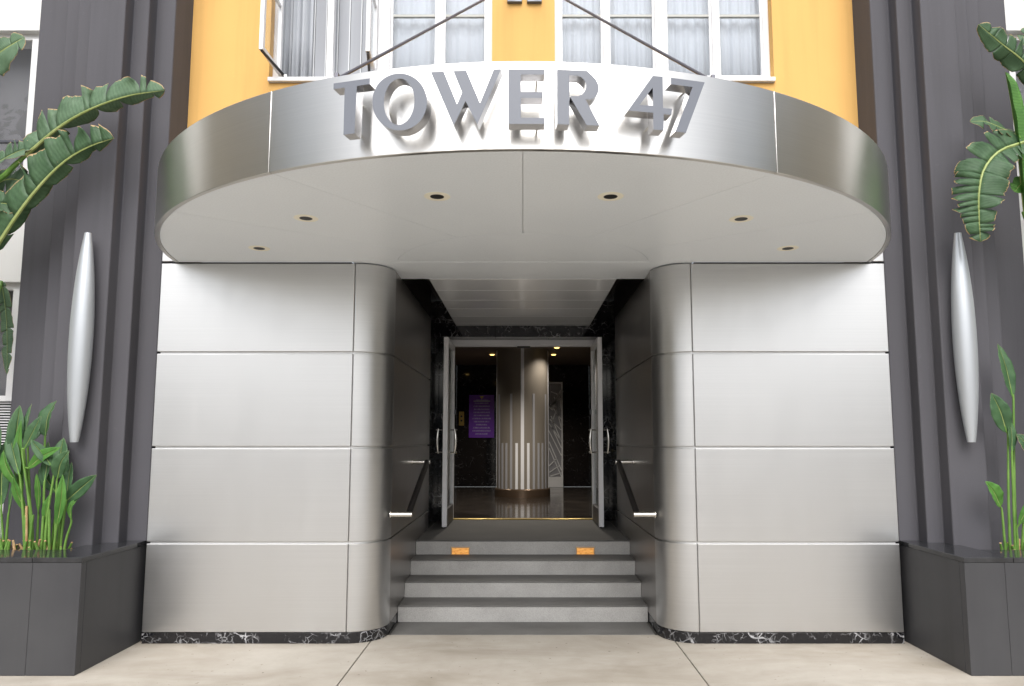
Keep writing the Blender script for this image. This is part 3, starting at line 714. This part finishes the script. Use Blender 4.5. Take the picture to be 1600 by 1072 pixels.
# ------------------------------------------------------------------ plants
def catmull(pts, n):
    pts = [Vector(p) for p in pts]; P = [pts[0]*2-pts[1]] + pts + [pts[-1]*2-pts[-2]]; out = []
    m = len(pts)-1
    for i in range(n+1):
        t = m*i/n; k = min(int(t), m-1); u = t-k; a, b, c, d = P[k:k+4]
        out.append(.5*((2*b) + (c-a)*u + (2*a-5*b+4*c-d)*u*u + (3*b-a-3*c+d)*u**3))
    return out
def blade(name, mid, wid, parent, material, N_=(0,-1,.25), fold=(.25,.25), wl=(1,1), fingers=(1,1), gap=.25, droop=.0, rnd=None, shape='paddle'):
    """leaf blade along a midrib; fold = how far each half tips out of the leaf plane, fingers = torn strips per half"""
    rnd = rnd or random; nseg = 42; c = catmull(mid, nseg); N_ = Vector(N_).normalized(); mb = MB(); mu = []
    def frame(t):
        f = max(0, min(nseg-1e-4, t*nseg)); k = int(f); p = c[k].lerp(c[min(k+1, nseg)], f-k)
        T = (c[min(k+2, nseg)] - c[max(k-1, 0)]).normalized(); S = T.cross(N_).normalized(); Nn = S.cross(T).normalized()
        return p, T, S, Nn
    def prof(t):
        if shape == 'paddle': return max(.0, (math.sin(math.pi*min(1, t**.66)))**.38) * (1 if t < .9 else .55+.45*math.sqrt(max(0, (1-t)/.1)))
        return max(0, math.sin(math.pi*t**.8))**.8
    for si, sg in enumerate((-1, 1)):
        nf = fingers[si]; edges = [0]
        for i in range(nf): edges.append(edges[-1] + .25 + rnd.random()**1.5*1.6)
        edges = [e/edges[-1] for e in edges]
        for i in range(nf):
            t0, t1 = edges[i], edges[i+1]; kk = max(2, int((t1-t0)*nseg)); sweep = .07 if shape == 'paddle' else .05
            g0 = gap*rnd.random()*(t1-t0) if i else 0; g1 = gap*rnd.random()*(t1-t0) if i < nf-1 else 0; tw = (rnd.random()-.5)*.5*(droop > 0)
            rag = [1 - (.07*rnd.random() if nf > 1 else .012*rnd.random()) for _ in range(kk+1)]; ln = 1 - (.16*rnd.random() if nf > 1 else 0); dr = droop*(rnd.random()-.3); na = 4; base = len(mb.v)
            for a in range(kk+1):
                ta = t0 + (t1-t0)*a/kk
                for b in range(na+1):
                    u = b/na
                    tt = ta + sweep*u**1.3*(1-ta)*min(1, ta*4) + u*u*(g0*(1-a/kk) - g1*(a/kk))
                    p, T, S, Nn = frame(min(1, ta + (tt-ta)*.9)); p0 = frame(ta)[0]
                    w_ = wid*wl[si]*prof(ta)*ln*(1-(1-rag[a])*u)*(1 + (.03 if shape == 'paddle' else .012)*math.sin(ta*43 + i)*u)
                    ph = fold[si] + dr*u + tw*(a/kk-.5)*2*u
                    q = p0.lerp(p, u) + S*sg*w_*u*math.cos(ph) + Nn*(w_*u*math.sin(ph) + .0035*math.sin(ta*24+i*2)*u*(wid/.1))
                    mb.v.append(q); mu.append((sg*u, ta))
            for a in range(kk):
                for b in range(na):
                    k = base + a*(na+1) + b
                    mb.f.append((k, k+1, k+na+2, k+na+1) if sg > 0 else (k, k+na+1, k+na+2, k+1))
    mb.uv = mu
    lf = mb.build(name, material, parent, smooth=True)
    lf.modifiers.new('thickness', 'SOLIDIFY').thickness = .0016
    r0 = .014*max(.5, wid/.12)
    MB().tube([q - N_*0.002 for q in c[::3]], [max(.0012, r0*.55*(1-i/(len(c[::3])-.5))) for i in range(len(c[::3]))], 6).build('midrib', RIBM, lf, smooth=True)
    return lf
RIBM = mottled('pale_midrib', (.26,.33,.10), (.36,.42,.16), 8, .5, 60, 0, .4)
def stem(pts, r0, r1, parent, m=None):
    c = catmull(pts, 12); MB().tube(c, [r0+(r1-r0)*i/12 for i in range(13)], 8).build('stem', m or STEM, parent, smooth=True)

def small_leaf(parent, tip, base, wpx, foot, Y, m=LEAF_SM, dy=0.0, rnd=random, nx=None, bend=0):
    """tip/base/foot: where the blade ends, starts and where its stem leaves the soil"""
    t_ = at(*tip, Y=Y+dy); b_ = at(*base, Y=Y); wid = wpx/2*Y/FPX*1.3
    mid = (t_+b_)/2 + Vector((bend, -.015, .012))
    nn = nx or (rnd.uniform(-.5,.5), -1, rnd.uniform(.1,.5))
    sgn = rnd.choice((-1, 1))
    blade('leaf', [b_, mid, t_], wid, parent, m, nn, (rnd.uniform(.15,.5), rnd.uniform(.1,.4)), (1, rnd.uniform(.8,1)), (1,1), 0, 0, rnd, 'oblong')
    f_ = at(*foot, Y=Y+.03); f_.z = ZP-.04
    dirb = (b_-mid).normalized()*.12
    stem([f_, f_.lerp(b_, .45) + Vector(((b_.x-f_.x)*-.12, 0, 0)), b_+dirb*.3, b_, b_.lerp(mid, .3)], .0105, .005, parent, STEM)
def stubs(parent, cx, n, Y, spread, rnd):
    for i in range(n):
        x = cx + rnd.uniform(-spread, spread); y = Y + rnd.uniform(-.07, .07); h = rnd.uniform(.04, .15)
        d = Vector((rnd.uniform(-.5,.5), rnd.uniform(-.4,.1), 1))*h
        p = Vector((x, y, ZP-.045)); 
        st = MB().tube([p, p+d*.6, p+d], [.012, .010, .008], 7).build('cut_stem', STEM if rnd.random() < .8 else STUB, parent, smooth=True)
        MB().tube([p+d*.985, p+d*1.03], [.0082, .0075], 7).build('dry_end', STUB, st)

rnd = random.Random(5)
YB = 5.56
fx = at(55, 856, Y=YB).x
PL1 = thing('bird_of_paradise', 'dense clump of paddle leaved plants with cut stems in the left planter', 'plant', (fx, YB, ZP), 'planter plants')
for tip, base, wp, foot, m, dy in [
  ((31,633),(22,712),20,(45,858),LEAF_SM,.05), ((33,656),(35,772),12,(52,858),LEAF_BR,-.05), ((49,631),(38,692),13,(48,858),LEAF_SM,.08),
  ((88,626),(71,682),25,(66,858),LEAF_SM,.06), ((64,650),(38,702),16,(50,858),LEAF_SM,.0), ((68,663),(47,690),14,(46,858),LEAF_SM,.1),
  ((48,687),(81,728),14,(70,858),LEAF_SM,.0), ((95,699),(44,732),16,(52,858),LEAF_BR,-.06), ((64,727),(88,770),16,(82,858),LEAF_SM,-.02),
  ((108,704),(90,748),19,(86,858),LEAF_SM,-.04), ((99,684),(102,748),22,(92,858),LEAF_SM,.08), ((151,742),(98,788),19,(90,858),LEAF_SM,-.08),
  ((98,741),(89,822),12,(84,858),LEAF_BR,-.03), ((122,778),(111,811),9,(100,858),LEAF_BR,.0), ((5,704),(28,760),15,(46,858),LEAF_BR,-.05),
  ((57,740),(60,800),11,(58,858),LEAF_BR,-.1), ((14,668),(30,742),16,(40,858),LEAF_SM,.1), ((75,690),(70,752),15,(68,858),LEAF_SM,.1), ((112,722),(104,780),14,(94,858),LEAF_SM,.06), ((20,745),(40,800),10,(48,858),LEAF_BR,-.08), ((80,770),(74,825),8,(72,858),LEAF_BR,-.06)]:
    small_leaf(PL1, tip, base, wp, foot, YB + rnd.uniform(-.06,.05), m, dy, rnd, bend=rnd.uniform(-.02,.02))
stubs(PL1, fx+.05, 26, YB, .20, rnd)
for i in range(5):
    x = fx + rnd.uniform(-.12,.2); MB().tube([(x, YB-.03, ZP-.04), (x+rnd.uniform(-.02,.03), YB-.04, ZP+rnd.uniform(.18,.35))], [.011,.009], 8).build('cut_stem', STUB if i < 1 else STEM, PL1, smooth=True)
fx2 = at(5, 856, Y=YB).x
PL2 = thing('bird_of_paradise', 'sparser paddle leaved plant at the photo edge beside the dense clump', 'plant', (fx2, YB, ZP), 'planter plants')
for tip, base, wp, foot, m, dy in [((8,690),(2,790),22,(6,858),LEAF_SM,.02), ((-12,640),(-8,720),24,(0,858),LEAF_SM,.05), ((-40,660),(-25,730),22,(-4,858),LEAF_SM,0), ((30,735),(14,800),10,(9,858),LEAF_SM,0)]:
    small_leaf(PL2, tip, base, wp, foot, YB+rnd.uniform(-.04,.04), m, dy, rnd)
stubs(PL2, fx2, 12, YB, .10, rnd)

fx3 = at(1588, 858, Y=YB).x
PL3 = thing('bird_of_paradise', 'slim plant with few upright paddle leaves in the right planter', 'plant', (fx3, YB, ZP), 'planter plants')
for tip, base, wp, foot, m, dy, nx in [
  ((1559,537),(1582,620),22,(1588,858),LEAF_SM,.05,(.15,-1,.2)), ((1549,614),(1573,676),25,(1578,858),LEAF_SM,-.02,(-.2,-1,.25)), ((1577,655),(1581,706),14,(1586,858),LEAF_SM,.04,(.3,-1,.1)),
  ((1540,752),(1563,792),22,(1571,858),LEAF_BR,-.05,(.0,-1,.5)), ((1588,678),(1612,712),22,(1596,858),LEAF_DARK,0,(.1,-1,.4)), ((1640,590),(1625,680),24,(1600,858),LEAF_SM,.05,None), ((1614,775),(1592,820),10,(1588,858),LEAF_BR,-.05,None)]:
    small_leaf(PL3, tip, base, wp, foot, YB+rnd.uniform(-.03,.03), m, dy, rnd, nx)
stubs(PL3, fx3+.02, 18, YB, .14, rnd)

# tall plants with torn leaves arching in from both sides
rnd = random.Random(9)
TX = at(-95, 700, Y=5.62).x
TP = thing('giant_bird_of_paradise', 'tall plant with torn arching paddle leaves at the upper left', 'plant', (TX, 5.75, ZP), 'tall paddle leaved plants')
def px3(lst): return [at(x, y, Y=Y) for x, y, Y in lst]
Lf = px3([(40,243,5.50),(92,199,5.42),(142,170,5.36),(199,150,5.32),(258,141,5.30)])
blade('leaf', Lf, .235, TP, LEAF_BIG, (-.10,-1,.25), (.05,-1.45), (1,.5), (9,5), .30, .35, rnd)
crown = Vector((TX+.12, 5.78, 2.05))
stem([crown, at(-30,330,Y=5.62), at(10,272,Y=5.55), Lf[0]], .03, .016, TP)
Lf = px3([(-14,398,5.55),(32,328,5.46),(71,280,5.40),(106,248,5.36),(142,228,5.33),(178,216,5.31)])
blade('leaf', Lf, .255, TP, LEAF_DARK, (-.25,-1,.05), (.12,-1.45), (1,.4), (10,6), .32, .4, rnd)
stem([crown, at(-60,480,Y=5.65), Lf[0]], .03, .018, TP)
Lf = px3([(-75,150,5.5),(-30,105,5.42),(5,78,5.38),(38,58,5.36)])
blade('leaf', Lf, .20, TP, LEAF_BIG, (-.1,-1,.2), (.1,-.1), (.8,1), (4,4), .18, .1, rnd)
stem([crown, at(-120,300,Y=5.6), Lf[0]], .03, .016, TP)
for lst, wd, m in [([(-60,300,5.7),(-15,262,5.6),(25,238,5.52),(58,228,5.5)], .12, LEAF_BIG), ([(-50,330,5.72),(0,285,5.66),(30,282,5.6),(55,300,5.58)], .13, LEAF_BIG), ([(-90,420,5.7),(-40,350,5.6),(0,318,5.52),(30,330,5.5)], .14, LEAF_DARK),
                   ([(2,440,6.2),(8,478,6.2),(11,525,6.2),(11,585,6.2)], .06, LEAF_BIG), ([(-160,330,5.6),(-220,200,5.5),(-300,150,5.4),(-380,160,5.3)], .24, LEAF_BIG), ([(-150,420,5.6),(-230,330,5.4),(-320,330,5.2),(-390,400,5.1)], .24, LEAF_DARK),
                   ([(-130,300,5.7),(-150,130,5.7),(-140,0,5.65),(-100,-90,5.6)], .24, LEAF_BIG)]:
    Lf = px3(lst); blade('leaf', Lf, wd, TP, m, (rnd.uniform(-.3,.3),-1,rnd.uniform(.1,.5)), (rnd.uniform(-.3,.3), rnd.uniform(-.4,.2)), (1,1), (6,6), .25, .2, rnd)
    stem([crown, crown.lerp(Lf[0], .55)+Vector((0,0,.08)), Lf[0]], .026, .015, TP)
MB().tube([(TX, 5.75, ZP-.05), (TX+.04, 5.76, 1.4), crown+Vector((0,0,.1))], [.09,.075,.05], 14).build('trunk', BARK, TP, smooth=True)

TX = at(1725, 700, Y=5.62).x
TQ = thing('giant_bird_of_paradise', 'tall plant with torn drooping paddle leaves at the upper right', 'plant', (TX, 5.75, ZP), 'tall paddle leaved plants')
crown = Vector((TX-.15, 5.78, 2.1))
Lf = px3([(1600,222,5.40),(1562,236,5.34),(1538,264,5.30),(1530,300,5.29),(1530,338,5.30),(1532,378,5.32)])
blade('leaf', Lf, .215, TQ, LEAF_DARK, (-.2,-1,.12), (.05,.0), (.9,1), (11,14), .38, .4, rnd)
stem([crown, at(1650,330,Y=5.6), at(1625,240,Y=5.46), Lf[0]], .03, .014, TQ)
Lf = px3([(1590,212,5.44),(1565,200,5.42),(1540,190,5.41),(1516,190,5.42)])
blade('leaf', Lf, .10, TQ, LEAF_DARK, (.1,-1,.3), (.15,-.4), (1,1), (4,4), .3, .25, rnd)
stem([crown, at(1640,300,Y=5.6), Lf[0]], .024, .012, TQ)
Lf = px3([(1650,150,5.5),(1600,96,5.42),(1565,68,5.38),(1529,38,5.36)])
blade('leaf', Lf, .15, TQ, LEAF_DARK, (.15,-1,.2), (-.9,.15), (.8,1), (4,7), .2, .15, rnd)
stem([crown, at(1690,260,Y=5.6), Lf[0]], .028, .015, TQ)
Lf = px3([(1600,330,5.5),(1592,250,5.46),(1583,180,5.44),(1571,112,5.42)])
blade('leaf', Lf, .10, TQ, LEAF_BR, (.5,-1,.1), (.7,.9), (1,1), (1,1), .0, 0, rnd)
stem([crown, at(1630,420,Y=5.56), Lf[0]], .03, .02, TQ)
for lst, wd, m in [([(1660,330,5.6),(1625,290,5.5),(1600,285,5.48),(1585,300,5.46)], .10, LEAF_BR), ([(1720,300,5.6),(1790,180,5.5),(1880,140,5.4),(1960,170,5.3)], .24, LEAF_DARK), ([(1720,420,5.6),(1800,330,5.4),(1890,330,5.2),(1960,400,5.1)], .24, LEAF_BIG),
                   ([(1700,300,5.7),(1720,130,5.7),(1710,0,5.65),(1680,-90,5.6)], .24, LEAF_DARK), ([(1690,200,5.6),(1650,90,5.55),(1615,55,5.5),(1598,70,5.48)], .13, LEAF_BIG)]:
    Lf = px3(lst); blade('leaf', Lf, wd, TQ, m, (rnd.uniform(-.3,.3),-1,rnd.uniform(.1,.5)), (rnd.uniform(-.3,.3), rnd.uniform(-.4,.2)), (1,1), (6,6), .25, .2, rnd)
    stem([crown, crown.lerp(Lf[0], .55)+Vector((0,0,.08)), Lf[0]], .026, .015, TQ)
MB().tube([(TX, 5.75, ZP-.05), (TX-.04, 5.76, 1.4), crown+Vector((0,0,.1))], [.09,.075,.05], 14).build('trunk', BARK, TQ, smooth=True)

# ------------------------------------------------------------------ lobby
YBK = 16.2; ZC = 3.3
structure(MB().box(-4.5, 4.5, YD+.09, YBK+.1, ZL-.3, ZL-.004).build('lobby_floor', LOBBYF))
LC = structure(MB().box(-4.5, 4.5, YD+.14, YBK+.1, ZC, ZC+.1).build('lobby_ceiling', BROWN))
LW = thing('lobby_wall', 'polished black marble walls inside the dim lobby', 'wall', (0, YBK, ZL))
for i in range(6):
    MB().box(-4.5+i*1.5+.001, -3.0+i*1.5-.001, YBK, YBK+.06, ZL, ZC).build('marble_slab', MARBLE2, LW, bevel=.002)
for s in (-1, 1):
    MB().box(s*4.5, s*4.56, YD+.13, YBK, ZL, ZC).build('marble_slab', MARBLE2, LW)
    MB().box(s*1.162, s*4.5, YD-.0, YD+.12, ZL-.3, ZC+.3).build('front_wall', BROWN, LW)
CO = thing('lobby_column', 'round bronze column with pale vertical strips behind the doors', 'column', (0, 13.56, ZL))
rc = .485; cc = (-.008, 13.56)
MB().lathe([(rc, ZL+.15), (rc, ZC)], cc, 64).build('shaft', COLUMN, CO, smooth=True)
MB().lathe([(rc+.035, ZL-.003), (rc+.035, ZL+.135), (rc+.02, ZL+.149), (rc+.001, ZL+.149)], cc, 64).build('base', mat('column_base_bronze', (.16,.11,.075), .3, .6), CO, smooth=True)
def cstrip(deg, wdeg, z1, m, pr=.006):
    a0 = R(-90+deg-wdeg/2); n = 3
    o_ = [(cc[0]+(rc+pr)*math.cos(a0+R(wdeg)*i/n), cc[1]+(rc+pr)*math.sin(a0+R(wdeg)*i/n)) for i in range(n+1)]
    i_ = [(cc[0]+(rc-.004)*math.cos(a0+R(wdeg)*i/n), cc[1]+(rc-.004)*math.sin(a0+R(wdeg)*i/n)) for i in range(n+1)]
    MB()._ribbon(o_, i_, ZL+.152, z1).build('strip', m, CO)
for d in (0, 84, -84): cstrip(d, 7, ZC-.01, STRIP)
for d in (12.5, -12.5): cstrip(d, 5.5, 1.55, STRIP)
for d in (25, -25): cstrip(d, 5, 2.45, STRIPD)
for d in (37, -37, 49, -49): cstrip(d, 5, 1.55, STRIPD)
for d in (62, -62): cstrip(d, 6, 2.45, STRIPD)
for s, a, b in ((0, (733,617), (772,684)),):
    p, q = at(*a, Y=YBK-.03), at(*b, Y=YBK-.03)
    PO = thing('poster', 'purple notice poster with rows of small pale print on the lobby wall', 'poster', (p.x, YBK-.03, q.z))
    MB().box(p.x, q.x, YBK-.03, YBK-.003, q.z, p.z).build('sheet', POSTER, PO, bevel=.002)
    xm = (p.x+q.x)/2; zt = p.z
    MB().add([(xm-.05, YBK-.034, zt-.03), (xm+.05, YBK-.034, zt-.03), (xm, YBK-.034, zt-.10), (xm-.05, YBK-.031, zt-.03), (xm+.05, YBK-.031, zt-.03), (xm, YBK-.031, zt-.10)], [(0,1,2),(5,4,3),(0,3,4,1),(1,4,5,2),(2,5,3,0)]).build('gold_emblem', BRASS, PO)
    MB().box(p.x+.10, q.x-.09, YBK-.0325, YBK-.0305, zt-.155, zt-.13).build('heading_line', mat('poster_white_print', (.6,.55,.72), .5), PO)
p, q = at(717, 643, Y=YBK-.02), at(725, 665, Y=YBK-.02)
BP = thing('brass_plate', 'small brass call plate with two buttons beside the purple poster', 'plate', (p.x, YBK, q.z))
MB().box(p.x, q.x, YBK-.02, YBK-.003, q.z, p.z).build('plate', BRASS, BP, bevel=.004)
for k in (.35, .65): MB().tube([((p.x+q.x)/2, YBK-.02, q.z+(p.z-q.z)*k), ((p.x+q.x)/2, YBK-.03, q.z+(p.z-q.z)*k)], .022, 12).build('button', CAN, BP)
# art deco screen right of the column
q0, q1 = at(838, 597, Y=YBK-.12), at(880, 757, Y=YBK-.12)
AP = thing('deco_screen', 'tall white screen with radiating fan lines right of the column', 'screen', (q1.x, YBK-.1, ZL))
DW = mat('screen_white', (.88,.88,.90), .4); DG = mat('screen_grey_glass', (.34,.34,.37), .3)
x0, x1, z0, z1 = q0.x, q1.x, ZL, q0.z; yb = YBK-.12
MB().box(x0+.02, x1-.02, yb+.02, yb+.06, z0+.1, z1-.02).build('field', DG, AP)
for a in ((x0, x0+.035, z0, z1), (x1-.035, x1, z0, z1)): MB().box(a[0], a[1], yb, yb+.07, a[2], a[3]).build('frame_bar', DW, AP, bevel=.004)
MB().box(x0+.035, x1-.035, yb+.001, yb+.069, z1-.035, z1).build('frame_bar', DW, AP); MB().box(x0+.035, x1-.035, yb+.001, yb+.069, z0, z0+.22).build('frame_bar', DW, AP)
def bar2(a, b, wdt):
    A, B = Vector((a[0], yb, a[1])), Vector((b[0], yb, b[1])); d = (B-A).normalized(); n_ = Vector((-d.z, 0, d.x))*wdt/2
    v = [A-n_, A+n_, B+n_, B-n_]; v += [p_ + Vector((0,.02,0)) for p_ in v]
    MB().add(v, [(0,1,2,3),(7,6,5,4),(0,4,5,1),(1,5,6,2),(2,6,7,3),(3,7,4,0)]).build('fan_line', DW, AP)
def pz(px, py): v = at(px, py, Y=yb); return (v.x, v.z)
for a, b in [((879,613),(860,636)),((879,620),(846,646)),((861,612),(876,618)),((861,650),(880,690)),((868,632),(880,668)),((875,622),(880,640)),((862,667),(880,700)),((860,632),(880,655)),
             ((859,655),(880,672)),((858,662),(880,689)),((857,672),(880,712)),((858,690),(880,735)),((858,700),(878,746)),((858,728),(870,716)),((859,738),(873,728)),((860,744),(877,739)),((866,620),(872,648)),((870,640),(862,660))]:
    A_, B2 = pz(*a), pz(*b); A_ = (max(A_[0], x0+.036), A_[1]); B2 = (min(B2[0], x1-.036), max(B2[1], z0+.225)); bar2(A_, B2, .022)
bar2(pz(878,610), pz(861,640), .075)
for c, txt in [(at(769,553,Z=ZC), 'left of the column, nearest it'), (at(865,553,Z=ZC), 'right of the column, the lower one'), (at(870,542,Z=ZC), 'right of the column, the upper one'),
               (at(704,553,Z=ZC), 'left beside the open door leaf'), (Vector((-.75,11.3,ZC)), 'hidden by the door header, left'), (Vector((.75,11.3,ZC)), 'hidden by the door header, right')]:  # last two spots are added out of sight to brighten the column
    LL = thing('ceiling_spot', f'tiny warm lobby ceiling spot {txt}', 'ceiling light', (c.x, c.y, ZC), 'lobby ceiling spots')
    MB().lathe([(.05, ZC-.015), (.075, ZC-.012), (.075, ZC-.002), (.05, ZC-.002)], (c.x, c.y), 20).build('trim', BRASS, LL, smooth=True)
    MB().lathe([(.0, ZC-.03), (.035, ZC-.027), (.05, ZC-.015), (.05, ZC-.01)], (c.x, c.y), 20).build('lens', WARM, LL, smooth=True)
    pl = bpy.data.lights.new('spot_light', 'SPOT'); po = link(bpy.data.objects.new('spot_light', pl)); po.parent = LL; po.location = (0, 0, -.04)
    pl.energy = 115 if 'hidden' in txt else 30; pl.color = (1, .92, .80); pl.spot_size = R(140); pl.spot_blend = .7; pl.shadow_soft_size = .05

# ------------------------------------------------------------------ the street behind the viewer (seen only in the steel)
def block(label, x0, x1, y, h, floors, m=None, dep=12):
    OPP_ = m or OPP
    B = thing('street_building', label, 'building', ((x0+x1)/2, y, 0), 'buildings across the street')
    MB().box(x0, x1, y-dep, y, -.2, h).build('wall', OPP_, B); MB().box(x0-.2, x1+.2, y-dep-.2, y+.25, h, h+.5).build('cornice', OPP_, B)
    n = int((x1-x0)/3.2)
    for f in range(floors):
        for i in range(n):
            xa = x0 + (i+.5)*(x1-x0)/n
            wn_ = MB().box(xa-.8, xa+.8, y+.01, y+.05, 1.1+f*3.4, 2.9+f*3.4).build('window', OPPG, B)
block('low tan stucco building straight across the street', -38, 38, -30, 4.2, 1, OPPW)
block('taller tan building across the street to the left', -80, -42, -24, 17, 5)
block('taller tan building across the street to the right', 42, 80, -24, 17, 5)
for s, side in ((-1, 'left'), (1, 'right')):
    B = thing('neighbour_wing', f'tan stucco wing of the next building, out of view to the {side}', 'building', (s*18, 4, 0), 'neighbouring wings')
    MB().box(s*14.2, s*24, -1.0, 9.5, -.2, 11).build('wall', OPP, B)
    for f in range(2):
        for i in range(4): MB().box(s*14.15, s*14.19, -1.2+i*2.6, .2+i*2.6, 1.2+f*3.6, 3.2+f*3.6).build('window', OPPG, B)
rnd = random.Random(21)
def tree_mesh(seed):
    r2 = random.Random(seed); mb = MB(); mu = []
    cl = [(Vector((r2.gauss(0,1.2), r2.gauss(0,1.2), 5.6+r2.gauss(0,1.1))), r2.uniform(.6,1.2)) for _ in range(34)]
    for c, rr in cl:
        for _ in range(90):
            d = Vector((r2.gauss(0,1), r2.gauss(0,1), r2.gauss(0,1))).normalized()*rr*r2.random()**.4; p = c+d
            a = Vector((r2.gauss(0,1), r2.gauss(0,1), r2.gauss(0,.5))).normalized(); b = a.cross(Vector((r2.gauss(0,1), r2.gauss(0,1), r2.gauss(0,1)))).normalized()
            L_ = r2.uniform(.10,.19); n = len(mb.v)
            mb.v += [p-a*L_, p+b*L_*.45, p+a*L_, p-b*L_*.45]; mb.f.append((n, n+1, n+2, n+3)); mu += [(-.5,.1),(.3,.5),(.1,.9),(.4,.4)]
    mb.uv = mu; return mb
for i, (x, y) in enumerate(((-12.6,-2.2), (12.6,-2.4), (-15.4,-4.4), (15.6,-4.5))):
    T = thing('street_tree', f'leafy street tree at the kerb behind the viewer, {["near left","near right","far left","far right"][i]}', 'tree', (x, y, 0), 'street trees')
    m_ = tree_mesh(i+3); m_.v = [p + Vector((x,y,0)) for p in m_.v]; m_.build('crown', TREELEAF, T)
    tr = MB().tube([(x,y,-.05),(x+.05,y,1.6),(x-.03,y+.05,3.2),(x+.1,y,5.6)], [.19,.15,.12,.04], 10)
    for k in range(6):
        a = k*1.05+i; tr.tube([(x,y,2.6+.25*k),(x+.6*math.cos(a),y+.6*math.sin(a),3.6+.3*k),(x+1.3*math.cos(a),y+1.3*math.sin(a),4.6+.3*k)], [.07,.05,.02], 7)
    tr.build('trunk', BARK, T, smooth=True)
